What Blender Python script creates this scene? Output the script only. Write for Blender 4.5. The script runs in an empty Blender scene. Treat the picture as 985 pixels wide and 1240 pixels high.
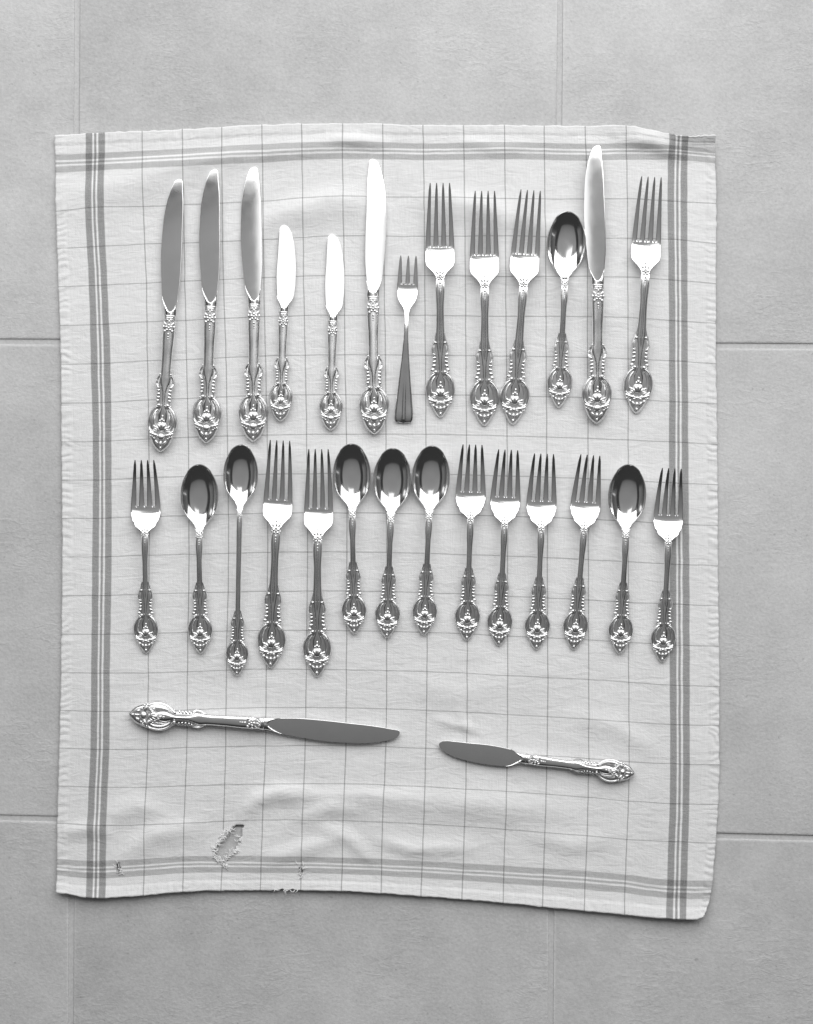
import bpy, math, random
import numpy as np
from mathutils import Vector, Matrix
random.seed(7); np.random.seed(7)
R = math.radians
scene = bpy.context.scene
col = scene.collection

S = 0.0007                    # metres per photo pixel on the floor
def FX(px): return (px - 492.5) * S
def FY(py): return (620.0 - py) * S

# ------------------------------------------------------------------ camera
CAM_H = 1.75
cam = bpy.data.cameras.new('camera'); camo = bpy.data.objects.new('camera', cam); col.objects.link(camo)
camo.location = (0, 0, CAM_H); camo.rotation_euler = (0, 0, 0)
cam.sensor_fit = 'VERTICAL'; cam.angle_y = 2 * math.atan(1240 * S / 2 / CAM_H)
cam.clip_start = 0.05; cam.clip_end = 50
scene.camera = camo

# ------------------------------------------------------------------ world and lamps
w = bpy.data.worlds.new('World'); scene.world = w; w.use_nodes = True
w.node_tree.nodes['Background'].inputs[0].default_value = (1, 1, 1, 1)
w.node_tree.nodes['Background'].inputs[1].default_value = 0.035

def area(name, loc, target, sx, sy, radiance, soft=0.0, grad=None):
    """a rectangular lamp; radiance is what a mirror facing it shows at its centre. soft: how far its brightness fades in from
    the edges (softens its outline in reflections); grad=(a, b): relative brightness at its two ends along its height"""
    l = bpy.data.lights.new(name, 'AREA'); l.shape = 'RECTANGLE'; l.size = sx; l.size_y = sy
    l.energy = radiance * math.pi * sx * sy
    o = bpy.data.objects.new(name, l); col.objects.link(o); o.location = loc
    d = Vector(target) - Vector(loc)
    o.rotation_euler = d.to_track_quat('-Z', 'Y').to_euler()
    if soft or grad:
        l.use_nodes = True; nt = l.node_tree; em = nt.nodes['Emission']
        g = nt.nodes.new('ShaderNodeNewGeometry'); sp = nt.nodes.new('ShaderNodeSeparateXYZ'); nt.links.new(g.outputs['Parametric'], sp.inputs[0])
        def m(op, a, b):
            n = nt.nodes.new('ShaderNodeMath'); n.operation = op
            for k, x in enumerate((a, b)):
                if isinstance(x, (int, float)): n.inputs[k].default_value = x
                else: nt.links.new(x, n.inputs[k])
            return n.outputs[0]
        def mr(x, a, b, c, e):
            n = nt.nodes.new('ShaderNodeMapRange'); n.interpolation_type = 'SMOOTHSTEP'; nt.links.new(x, n.inputs[0])
            for k, q in enumerate((a, b, c, e)): n.inputs[k+1].default_value = q
            return n.outputs[0]
        val = None
        if soft:
            for ax in (0, 1):
                e = m('SUBTRACT', 0.5, m('ABSOLUTE', m('SUBTRACT', sp.outputs[ax], 0.5), 0.0))
                f = mr(e, 0.0, soft, 0.0, 1.0); val = f if val is None else m('MULTIPLY', val, f)
        if grad:
            n = nt.nodes.new('ShaderNodeMapRange'); nt.links.new(sp.outputs[1], n.inputs[0]); n.inputs[3].default_value, n.inputs[4].default_value = grad
            val = n.outputs[0] if val is None else m('MULTIPLY', val, n.outputs[0])
        nt.links.new(val, em.inputs['Strength'])
    return o
area('window_light', (0.3, 1.39, 1.64), (0.15, -0.33, 0.62), 4.8, 2.2, 3.05, 0.04)            # tall window beyond the far edge
area('blade_reflection_light', (-0.03, 0.70, 2.76), (-0.03, 0.70, 0), 0.84, 0.64, 1.0, 0.12)           # added lamp panel overhead, sized to whiten the reflections in some blades
area('ceiling_bounce', (0.0, -0.35, 2.82), (0.0, -0.35, 0), 3.8, 2.7, 0.16, 0.12, (0.35, 1.9))  # white ceiling over the camera, darker away from the window
area('left_wall_bounce', (-2.6, 0.2, 1.3), (0, 0.2, 0.6), 3.0, 2.0, 0.10, 0.2, (0.4, 1.6))
area('right_wall_bounce', (2.6, 0.3, 1.3), (0, 0.3, 0.6), 2.4, 2.0, 0.07, 0.2, (0.4, 1.6))
area('side_window_light', (-2.4, 0.75, 0.9), (0, 0, 0), 0.45, 0.9, 0.9, 0.15)
area('right_streak_light', (2.5, -0.3, 0.9), (0, 0, 0), 0.12, 1.4, 0.6, 0.2)  # narrow lamp added for a thin bright line in the spoon reflections

vs = scene.view_settings
vs.view_transform = 'Standard'; vs.look = 'None'; vs.exposure = 0.0; vs.gamma = 1.0
scene.cycles.max_bounces = 8
scene.cycles.glossy_bounces = 5

# ------------------------------------------------------------------ helpers
def cub(xk, yk, xs):
    """smooth cubic (Catmull-Rom type) interpolation; yk may be (n,) or (n,m)"""
    xk = np.asarray(xk, float); yk = np.asarray(yk, float); xs = np.asarray(xs, float)
    one = yk.ndim == 1
    if one: yk = yk[:, None]
    h = np.diff(xk)[:, None]; d = np.diff(yk, axis=0) / h
    m = np.empty_like(yk); m[0] = d[0]; m[-1] = d[-1]
    m[1:-1] = (d[:-1] * h[1:] + d[1:] * h[:-1]) / (h[:-1] + h[1:])
    flat = (d[:-1] * d[1:]) <= 0
    m[1:-1][flat] *= 0.35
    shp = xs.shape; x = np.clip(xs.ravel(), xk[0], xk[-1])
    i = np.clip(np.searchsorted(xk, x) - 1, 0, len(xk) - 2)
    hh = (xk[i + 1] - xk[i])[:, None]; t = ((x - xk[i])[:, None]) / hh
    r = ((2*t**3 - 3*t**2 + 1) * yk[i] + (t**3 - 2*t**2 + t) * hh * m[i]
         + (-2*t**3 + 3*t**2) * yk[i + 1] + (t**3 - t**2) * hh * m[i + 1])
    return r[:, 0].reshape(shp) if one else r.reshape(shp + (yk.shape[1],))
def f1(xk, yk):
    return lambda x: float(cub(xk, yk, np.array([x]))[0])

def slope_profile(keys, z_end, z_min):
    """height along a fork from a table of (y, slope in degrees); tilted so that the end and the lowest point of the head sit right"""
    ky, ka = zip(*keys); y = np.linspace(ky[0], ky[-1], 1200)
    z = np.cumsum(np.tan(np.radians(cub(ky, ka, y))))*(y[1]-y[0])
    half = len(y)//2
    for _ in range(4):
        i = half + int(np.argmin(z[half:])); z = z - z[0] + z_end
        z = z + (z_min - z[i])*(y - y[0])/(y[i]-y[0])
    return lambda q: float(np.interp(q, y, z))

class MB:
    """collects shapes in pixel units and links them as ONE mesh object in metres"""
    def __init__(s): s.v = []; s.f = []
    def add(s, v, f):
        b = len(s.v); s.v += [tuple(map(float, p)) for p in v]; s.f += [tuple(i + b for i in q) for q in f]; return s
    def loft(s, rings, cap=True):
        n = len(rings[0]); v = [p for r in rings for p in r]; f = []
        for i in range(len(rings) - 1):
            for j in range(n):
                k = (j + 1) % n
                f.append((i*n + j, i*n + k, (i+1)*n + k, (i+1)*n + j))
        if cap:
            f.append(tuple(range(n - 1, -1, -1))); f.append(tuple((len(rings)-1)*n + j for j in range(n)))
        return s.add(v, f)
    def tube(s, pts, rad, n=7, flat=1.0):
        """a tube along pts with radius rad(t); flat scales its height"""
        P = [Vector(p) for p in pts]; N = len(P); rings = []
        for i, p in enumerate(P):
            t = (P[min(i+1, N-1)] - P[max(i-1, 0)]).normalized()
            side = t.cross(Vector((0, 0, 1)))
            side = side.normalized() if side.length > 1e-4 else Vector((1, 0, 0))
            up = side.cross(t)
            r = rad(i / (N - 1)) if callable(rad) else rad
            rings.append([tuple(p + side * (r*math.cos(a)) + up * (r*flat*math.sin(a))) for a in [2*math.pi*k/n for k in range(n)]])
        return s.loft(rings)
    def ball(s, c, r, ang=0.0, nu=8, nv=5, tilt=0.0):
        """ellipsoid with radii r=(across, along, up), turned by ang about z; ang 0 points along +y"""
        M = Matrix.Rotation(ang, 3, 'Z') @ Matrix.Rotation(tilt, 3, 'X'); v = []; f = []
        for i in range(1, nv):
            ph = math.pi * i / nv
            for j in range(nu):
                a = 2*math.pi*j/nu
                v.append(M @ Vector((r[0]*math.sin(ph)*math.cos(a), r[1]*math.sin(ph)*math.sin(a), r[2]*math.cos(ph))) + Vector(c))
        for i in range(nv - 2):
            for j in range(nu):
                k = (j+1) % nu
                f.append((i*nu + j, (i+1)*nu + j, (i+1)*nu + k, i*nu + k))
        top = len(v); v.append(M @ Vector((0, 0, r[2])) + Vector(c)); v.append(M @ Vector((0, 0, -r[2])) + Vector(c))
        for j in range(nu):
            k = (j+1) % nu
            f.append((top, j, k)); f.append((top+1, (nv-2)*nu + k, (nv-2)*nu + j))
        return s.add(v, f)
    def build(s, name, mat, parent=None, smooth=True, angle=50):
        m = bpy.data.meshes.new(name)
        m.from_pydata([(x*S, y*S, z*S) for x, y, z in s.v], [], s.f); m.update()
        if smooth:
            m.polygons.foreach_set('use_smooth', [True]*len(m.polygons))
            m.set_sharp_from_angle(angle=R(angle))
        m.materials.append(mat)
        o = bpy.data.objects.new(name, m); col.objects.link(o)
        if parent: o.parent = parent
        return o

# ------------------------------------------------------------------ materials
def new_mat(name):
    m = bpy.data.materials.new(name); m.use_nodes = True
    nt = m.node_tree; return m, nt, nt.nodes['Principled BSDF']
def node(nt, t, **kw):
    n = nt.nodes.new(t)
    for k, v in kw.items(): setattr(n, k, v)
    return n
def mth(nt, op, a, b=None, c=None):
    n = nt.nodes.new('ShaderNodeMath'); n.operation = op
    for i, x in enumerate((a, b, c)):
        if x is None: continue
        if isinstance(x, (int, float)): n.inputs[i].default_value = x
        else: nt.links.new(x, n.inputs[i])
    return n.outputs[0]
def noise(nt, vec, scale, detail=3, rough=0.5, dist=0.0):
    n = nt.nodes.new('ShaderNodeTexNoise'); n.inputs['Scale'].default_value = scale
    n.inputs['Detail'].default_value = detail; n.inputs['Roughness'].default_value = rough
    n.inputs['Distortion'].default_value = dist
    if vec is not None: nt.links.new(vec, n.inputs['Vector'])
    return n.outputs[0]
def maprange(nt, x, a, b, c, d):
    n = nt.nodes.new('ShaderNodeMapRange'); n.clamp = True
    nt.links.new(x, n.inputs[0])
    for i, v in enumerate((a, b, c, d)): n.inputs[i+1].default_value = v
    return n.outputs[0]
def mapping(nt, vec, scale=(1, 1, 1), rot=(0, 0, 0), loc=(0, 0, 0)):
    n = nt.nodes.new('ShaderNodeMapping'); nt.links.new(vec, n.inputs[0])
    n.inputs['Scale'].default_value = scale; n.inputs['Rotation'].default_value = rot; n.inputs['Location'].default_value = loc
    return n.outputs[0]
def grey(nt, x):
    n = nt.nodes.new('ShaderNodeCombineColor')
    for i in range(3): nt.links.new(x, n.inputs[i])
    return n.outputs[0]

def metal(name, base, r0, r1, bump=0.0, brushed=False):
    m, nt, b = new_mat(name)
    tc = node(nt, 'ShaderNodeTexCoord').outputs['Object']
    b.inputs['Metallic'].default_value = 1.0
    sm = noise(nt, tc, 90, 4, 0.6)
    st = noise(nt, mapping(nt, tc, (2600, 60, 400)) if brushed else mapping(nt, tc, (900, 900, 900)), 1.0, 2)
    nt.links.new(maprange(nt, mth(nt, 'ADD', mth(nt, 'MULTIPLY', sm, 0.7), mth(nt, 'MULTIPLY', st, 0.3)), 0.3, 0.7, r0, r1), b.inputs['Roughness'])
    nt.links.new(grey(nt, maprange(nt, sm, 0.3, 0.7, base*0.96, base)), b.inputs['Base Color'])
    if bump:
        bp = node(nt, 'ShaderNodeBump'); bp.inputs['Strength'].default_value = bump; bp.inputs['Distance'].default_value = 0.0004
        nt.links.new(noise(nt, mapping(nt, tc, (60, 25, 60)), 1.0, 2), bp.inputs['Height'])
        nt.links.new(bp.outputs[0], b.inputs['Normal'])
    return m
SILVER = metal('polished_silver', 0.93, 0.13, 0.27, 0.15)
GROUND = metal('dark_silver_ground', 0.66, 0.26, 0.42, 0.15)  # darker, rougher silver for the plate under the ornament
CHASED = metal('chased_silver', 0.90, 0.22, 0.40, 0.2)
STEEL = metal('polished_steel', 0.90, 0.075, 0.12, 0.09, True)
BOWL = metal('mirror_silver', 0.93, 0.07, 0.17, 0.26)

# floor tile
def tile_mat():
    m, nt, b = new_mat('glazed_tile')
    tc = node(nt, 'ShaderNodeTexCoord').outputs['Object']
    oi = node(nt, 'ShaderNodeObjectInfo').outputs['Random']
    off = node(nt, 'ShaderNodeVectorMath', operation='ADD'); nt.links.new(tc, off.inputs[0])
    cx = node(nt, 'ShaderNodeCombineXYZ'); nt.links.new(mth(nt, 'MULTIPLY', oi, 37.0), cx.inputs[0]); nt.links.new(mth(nt, 'MULTIPLY', oi, 11.0), cx.inputs[2])
    nt.links.new(cx.outputs[0], off.inputs[1]); p = off.outputs[0]
    big = noise(nt, p, 5, 4, 0.55); mid = noise(nt, p, 38, 4, 0.6); fine = noise(nt, p, 420, 3, 0.6)
    v = mth(nt, 'ADD', maprange(nt, big, 0.3, 0.7, -0.06, 0.06), maprange(nt, mid, 0.3, 0.7, -0.03, 0.03))
    v = mth(nt, 'ADD', v, maprange(nt, fine, 0.25, 0.75, -0.055, 0.055))
    speck = noise(nt, p, 260, 1, 0.5)
    v = mth(nt, 'SUBTRACT', v, maprange(nt, speck, 0.73, 0.78, 0.0, 0.10))
    nt.links.new(grey(nt, mth(nt, 'ADD', v, 0.53)), b.inputs['Base Color'])
    b.inputs['Roughness'].default_value = 0.55; b.inputs['Specular IOR Level'].default_value = 0.35
    # trowelled relief: short broken ridges
    rid = noise(nt, mapping(nt, p, (70, 150, 1), (0, 0, 0.5)), 1.0, 5, 0.6, 1.2)
    patch = maprange(nt, noise(nt, p, 13, 2), 0.45, 0.65, 0.15, 1.0)
    hgt = mth(nt, 'ADD', mth(nt, 'MULTIPLY', mth(nt, 'MULTIPLY', maprange(nt, rid, 0.45, 0.75, 0, 1), patch), 0.7), mth(nt, 'ADD', mth(nt, 'MULTIPLY', fine, 0.6), mth(nt, 'MULTIPLY', noise(nt, p, 150, 4, 0.65), 0.8)))
    bp = node(nt, 'ShaderNodeBump'); bp.inputs['Strength'].default_value = 0.38; bp.inputs['Distance'].default_value = 0.0011
    nt.links.new(hgt, bp.inputs['Height']); nt.links.new(bp.outputs[0], b.inputs['Normal'])
    return m
TILE = tile_mat()
def grout_mat():
    m, nt, b = new_mat('pale_grout')
    tc = node(nt, 'ShaderNodeTexCoord').outputs['Object']
    n = noise(nt, tc, 500, 3)
    nt.links.new(grey(nt, maprange(nt, n, 0.3, 0.7, 0.48, 0.58)), b.inputs['Base Color']); b.inputs['Roughness'].default_value = 0.9
    return m
GROUT = grout_mat()

# towel: woven stripes and check lines read from the UV map, which holds fabric coordinates in thread units (1 = one photo pixel)
C1, CS, NC = 106.0, 48.5, 13
R1, RS, NR = 88.0, 46.9, 17
FW, FH = 801.0, 925.0
def towel_mat():
    m, nt, b = new_mat('checked_cotton')
    uv = node(nt, 'ShaderNodeUVMap', uv_map='fabric').outputs[0]
    wob = noise(nt, mapping(nt, uv, (0.03, 0.03, 1)), 1.0, 2)
    sx = node(nt, 'ShaderNodeSeparateXYZ'); nt.links.new(uv, sx.inputs[0])
    wb = mth(nt, 'MULTIPLY', mth(nt, 'SUBTRACT', wob, 0.5), 1.6)
    U = mth(nt, 'ADD', sx.outputs[0], wb); V = mth(nt, 'ADD', sx.outputs[1], wb)
    def band(x, a, b_, soft=0.5):
        c, h = (a + b_)/2, (b_ - a)/2
        d = mth(nt, 'ABSOLUTE', mth(nt, 'SUBTRACT', x, c))
        return maprange(nt, d, h - soft, h + soft, 1.0, 0.0)
    def lines(x, first, step, n, half):
        d = mth(nt, 'PINGPONG', mth(nt, 'ADD', mth(nt, 'SUBTRACT', x, first), 100*step), step/2)
        l = maprange(nt, d, half - 0.35, half + 0.55, 1.0, 0.0)
        return mth(nt, 'MULTIPLY', l, band(x, first - step*0.4, first + step*(n - 1) + step*0.4))
    def addall(xs):
        r = xs[0]
        for x in xs[1:]: r = mth(nt, 'MAXIMUM', r, x)
        return r
    gray_v, white_v, gray_h, white_h = [], [], [], []
    for o in (37.5, 741.5):
        gray_v += [band(U, o, o + 8), band(U, o + 10.3, o + 13), band(U, o + 15.5, o + 23.5)]
        white_v += [band(U, o + 8.3, o + 10.2, .4), band(U, o + 13.2, o + 15.3, .4)]
    for o in (23.5, 881.0):
        gray_h += [band(V, o, o + 7), band(V, o + 9.3, o + 11.7), band(V, o + 14, o + 21)]
        white_h += [band(V, o + 7.2, o + 9.2, .4), band(V, o + 11.9, o + 13.9, .4)]
    gv, wv, gh, wh = map(addall, (gray_v, white_v, gray_h, white_h))
    lv = lines(U, C1, CS, NC, 0.48); lh = lines(V, R1, RS, NR, 0.42)
    # thread irregularity
    ty = noise(nt, mapping(nt, uv, (0.9, 0.04, 1)), 1.0, 2); tx = noise(nt, mapping(nt, uv, (0.04, 0.9, 1)), 1.0, 2)
    th = mth(nt, 'ADD', ty, tx)
    base = maprange(nt, th, 0.7, 1.3, 0.755, 0.855)
    blot = maprange(nt, noise(nt, mapping(nt, uv, (0.02, 0.02, 1)), 1.0, 3), 0.35, 0.7, 1.0, 0.955)
    base = mth(nt, 'MULTIPLY', base, blot)
    jit = noise(nt, mapping(nt, uv, (0.8, 0.8, 1)), 1.0, 2)
    def dark(val, mask, amt, white=False):
        k = mth(nt, 'MULTIPLY', mask, maprange(nt, jit, 0.3, 0.7, amt*0.8, amt*1.15))
        return mth(nt, 'MULTIPLY', val, mth(nt, 'SUBTRACT', 1.0, k)) if not white else mth(nt, 'ADD', val, mth(nt, 'MULTIPLY', mask, amt))
    c = dark(base, gv, 0.57); c = dark(c, gh, 0.38); c = dark(c, wv, 0.05, True); c = dark(c, wh, 0.04, True)
    c = dark(c, lv, 0.54); c = dark(c, lh, 0.47)
    # a faint rust spot near the top left and a small dot
    nt.links.new(grey(nt, c), b.inputs['Base Color'])
    b.inputs['Roughness'].default_value = 0.95; b.inputs['Specular IOR Level'].default_value = 0.1
    b.inputs['Sheen Weight'].default_value = 0.05
    # weave and creases
    wv1 = mth(nt, 'SINE', mth(nt, 'MULTIPLY', U, 2.9)); wv2 = mth(nt, 'SINE', mth(nt, 'MULTIPLY', V, 2.9))
    weave = mth(nt, 'MULTIPLY', mth(nt, 'MULTIPLY', wv1, wv2), 0.12)
    cr = noise(nt, mapping(nt, uv, (0.035, 0.10, 1), (0, 0, 0.25)), 1.0, 5, 0.6, 0.8)
    cr2 = noise(nt, mapping(nt, uv, (0.30, 0.18, 1)), 1.0, 3, 0.6)
    h = mth(nt, 'ADD', mth(nt, 'ADD', weave, mth(nt, 'MULTIPLY', th, 0.22)), mth(nt, 'ADD', mth(nt, 'MULTIPLY', cr, 2.6), mth(nt, 'MULTIPLY', cr2, 0.9)))
    bp = node(nt, 'ShaderNodeBump'); bp.inputs['Strength'].default_value = 0.35; bp.inputs['Distance'].default_value = 0.0011
    nt.links.new(h, bp.inputs['Height']); nt.links.new(bp.outputs[0], b.inputs['Normal'])
    return m
TOWEL = towel_mat()
def thread_mat():
    m, nt, b = new_mat('loose_cotton_thread')
    tc = node(nt, 'ShaderNodeTexCoord').outputs['Object']
    nt.links.new(grey(nt, maprange(nt, noise(nt, tc, 700, 2), 0.3, 0.7, 0.80, 0.88)), b.inputs['Base Color']); b.inputs['Roughness'].default_value = 0.95
    return m
THREAD = thread_mat()

# ------------------------------------------------------------------ floor
def tag(o, label=None, cat=None, group=None, kind=None):
    for k, v in (('label', label), ('category', cat), ('group', group), ('kind', kind)):
        if v: o[k] = v
    return o
TH = 0.0                                         # tile tops at z = 0
gm = bpy.data.meshes.new('floor')
gm.from_pydata([(-4, -4, -0.0014), (4, -4, -0.0014), (4, 4, -0.0014), (-4, 4, -0.0014)], [], [(0, 1, 2, 3)]); gm.materials.append(GROUT)
floor = bpy.data.objects.new('floor', gm); col.objects.link(floor); tag(floor, kind='structure')
def vline(k):      # k-th upright joint: pixel x at top row and bottom row
    a, b = (93.2, 75), (86.2, 1160); c, d = (678.0, 75), (667.5, 1160)
    t = k
    return (a[0] + (c[0]-a[0])*t, 75), (b[0] + (d[0]-b[0])*t, 1160)
def hline(k):
    a, b = (35, 413.8), (35, 991.2); c, d = (925, 419.0), (925, 1013.6)
    kk = max(min(k, 1), 0); e = k - kk
    return (35, a[1] + (b[1]-a[1])*kk + 585*e), (925, c[1] + (d[1]-c[1])*kk + 585*e)
def isect(i, j):
    (x1, y1), (x2, y2) = vline(i); (x3, y3), (x4, y4) = hline(j)
    d = (x1-x2)*(y3-y4) - (y1-y2)*(x3-x4)
    px = ((x1*y2-y1*x2)*(x3-x4) - (x1-x2)*(x3*y4-y3*x4)) / d
    py = ((x1*y2-y1*x2)*(y3-y4) - (y1-y2)*(x3*y4-y3*x4)) / d
    return np.array([FX(px), FY(py)])
for i in range(-2, 4):
    for j in range(-2, 4):
        q = [isect(i, j), isect(i+1, j), isect(i+1, j+1), isect(i, j+1)]     # clockwise from the far left corner
        c = sum(q) / 4
        def inset(d):
            out = []
            for k in range(4):
                p, a, b = q[k], q[(k+1) % 4], q[(k-1) % 4]
                ea = (a-p)/np.linalg.norm(a-p); eb = (b-p)/np.linalg.norm(b-p)
                out.append(p + (ea+eb)*d)
            return out
        prof = [(0.0022, -0.0024), (0.0023, -0.0010), (0.0027, -0.0004), (0.0034, -0.0001), (0.0044, 0.0)]
        v = []; f = []
        for d, z in prof: v += [(p[0]-c[0], p[1]-c[1], z) for p in inset(d)]
        for k in range(len(prof)-1):
            for e in range(4):
                g = (e+1) % 4; f.append((k*4+e, (k+1)*4+e, (k+1)*4+g, k*4+g))
        n = (len(prof)-1)*4; f.append((n+3, n+2, n+1, n)[::1])
        m = bpy.data.meshes.new('tile'); m.from_pydata(v, [], [x[::-1] for x in f[:-1]] + [f[-1]]); m.update()
        m.polygons.foreach_set('use_smooth', [True]*len(m.polygons)); m.set_sharp_from_angle(angle=R(60)); m.materials.append(TILE)
        o = bpy.data.objects.new('tile', m); col.objects.link(o); o.parent = floor; o.location = (c[0], c[1], random.uniform(-0.0002, 0.0002))

# ------------------------------------------------------------------ dish towel
UK = [0, 37.5, 61] + [C1 + CS*k for k in range(13)] + [741.5, 765, 801]
XV = [0, R1, R1+2*RS, R1+4*RS, R1+6*RS, R1+9*RS, R1+12*RS, R1+14*RS, R1+16*RS, FH]
XT = np.array([
 [67.1,68.7,71.8,74.6,75.2,76.2,74.6,72.6,70.2,69.7],
 [104.7,104.3,108.4,110.8,113.2,112.4,111.2,110.2,106.3,105.7],
 [128,127,130.7,134.4,135.5,135.7,133.7,133,129.4,129],
 [172.7,174.3,177.8,179.2,180.8,181,180.2,179.4,175.7,175.1],
 [221.4,223,224.5,226.5,228.5,229.5,227.5,226.9,223.5,222.4],
 [269,269.7,271,274.2,275.8,277.3,274.6,273.8,271.2,268.5],
 [317.5,318.9,320,321.9,324,324.6,323,322,318.3,316],
 [365.6,367,368,370,371.7,372.7,371.3,370,366.6,364.6],
 [415,415.7,417,418,419.8,420.4,419.8,419,416,413.7],
 [463.7,464.5,465.5,467,467.7,468.5,468.5,467.5,463.5,462],
 [512.4,513.8,514.6,515.3,516,517,517.3,515.8,513.2,510],
 [561.5,562.7,563.7,564.3,565,566,566,565,562.5,559.5],
 [610.9,611.9,612.5,613.3,614,614.7,614.7,614.3,611.9,608.8],
 [659,660,661,661.5,662,662.8,663.3,662.5,659.6,657],
 [708.4,710.9,711.2,711.5,712,712.3,712.8,712.8,710.9,707],
 [757.6,759.6,760,760.3,760.6,760.8,761.3,761.6,759,755.7],
 [809.3,808.3,809.5,810,810,810.7,811,811.5,809.3,806],
 [832.3,832,832.4,832.7,833.3,834.5,835,835,833.3,830],
 [864,867.2,866.4,866.8,868.2,869.2,870.5,870.6,866.4,857.5]])
YU = [0, 49, C1, C1+CS, C1+3*CS, C1+5*CS, C1+7*CS, C1+9*CS, C1+11*CS, C1+12*CS, 753, 801]
YV = [0, 34] + [R1+RS*k for k in (0, 1, 2, 4, 6, 8, 10, 12, 14, 15, 16)] + [892, FH]
YT = np.array([
 [164.8,161.5,159.3,157.3,151.8,149.7,152,152.2,153.2,153.6,165.5,166],
 [198.5,196.5,194,191.8,186.3,182.5,184,182.6,184.5,183.7,185,189],
 [256.8,251.7,250.7,248.6,244,238.5,239.5,241,241.5,241,244.6,247],
 [301.4,299,296,294.7,290.7,285.8,286.6,286,288.8,289,290.7,295.7],
 [347.5,346,343,341,336.6,334,334,335,335.3,336,340,344],
 [441.8,440.5,437,435.7,431.2,430,430.2,431.6,433,434.7,437.7,440.8],
 [535.2,534.5,531.7,529.7,527,526,526,528,531,533,535.6,538.2],
 [628,627.5,625.5,624.5,621.5,621,622.5,625,628.6,631,634.7,636.7],
 [721.2,721,719,718,716,715.7,717.8,721.8,726.3,729.3,731.8,733.4],
 [814.2,815,814.6,813,810,811,813.2,817.7,822.7,825.8,829.8,830.9],
 [905.5,907,907,905,903,902.5,906,911.6,918,921.8,924.8,925.8],
 [951.2,953,952.8,951.2,949.2,948.8,952.2,958,965,969.5,973,974],
 [996.3,999,998.3,996.3,992.4,993.2,997.3,1003.6,1011.5,1016,1019,1020.7],
 [1050,1053,1050,1047,1047,1048.5,1053,1059,1065.5,1070,1077,1077],
 [1079,1086,1083,1079,1077.5,1078,1084.2,1092.3,1102,1106.5,1111.5,1112.3]])
def cloth_xy(U, V):
    """fabric grid (nv,nu) -> photo plane pixels"""
    u = U[0]; v = V[:, 0]
    X = cub(UK, cub(XV, XT.T, v).T, u).T
    Y = cub(YU, cub(YV, YT, v).T, u).T
    return X, Y
rng = np.random.RandomState(3)
def vnoise(X, Y, sx, sy, rot=0.0, seed=0):
    """smooth value noise in about -1..1"""
    r = np.random.RandomState(seed); T = r.uniform(-1, 1, (64, 64))
    c, s = math.cos(rot), math.sin(rot)
    a = (X*c + Y*s)/sx + 17.3; b = (-X*s + Y*c)/sy + 9.1
    ia = np.floor(a).astype(int); ib = np.floor(b).astype(int); fa = a-ia; fb = b-ib
    fa = fa*fa*(3-2*fa); fb = fb*fb*(3-2*fb)
    g = lambda i, j: T[i % 64, j % 64]
    return (g(ia, ib)*(1-fa) + g(ia+1, ib)*fa)*(1-fb) + (g(ia, ib+1)*(1-fa) + g(ia+1, ib+1)*fa)*fb
def ridge(X, Y, pts, width, amp, south=None):
    """a soft fold along a polyline; a different width on the near side makes it lopsided"""
    P = np.array(pts, float); best = np.full(X.shape, 1e9); sgn = np.zeros(X.shape)
    endf = np.zeros(X.shape); L = np.r_[0, np.cumsum(np.linalg.norm(np.diff(P, axis=0), axis=1))]
    for i in range(len(P)-1):
        d = P[i+1]-P[i]; l2 = (d**2).sum()
        t = np.clip(((X-P[i, 0])*d[0] + (Y-P[i, 1])*d[1])/l2, 0, 1)
        dx = X-(P[i, 0]+t*d[0]); dy = Y-(P[i, 1]+t*d[1]); dd = np.hypot(dx, dy)
        m = dd < best; best = np.where(m, dd, best)
        s = np.sign(d[0]*dy - d[1]*dx); sgn = np.where(m, s, sgn)
        endf = np.where(m, (L[i]+t*(L[i+1]-L[i]))/L[-1], endf)
    wd = width if south is None else np.where(sgn > 0, south, width)
    return amp*np.exp(-(best/wd)**2)*np.sin(np.pi*np.clip(endf*0.84+0.08, 0, 1))**0.8
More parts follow.
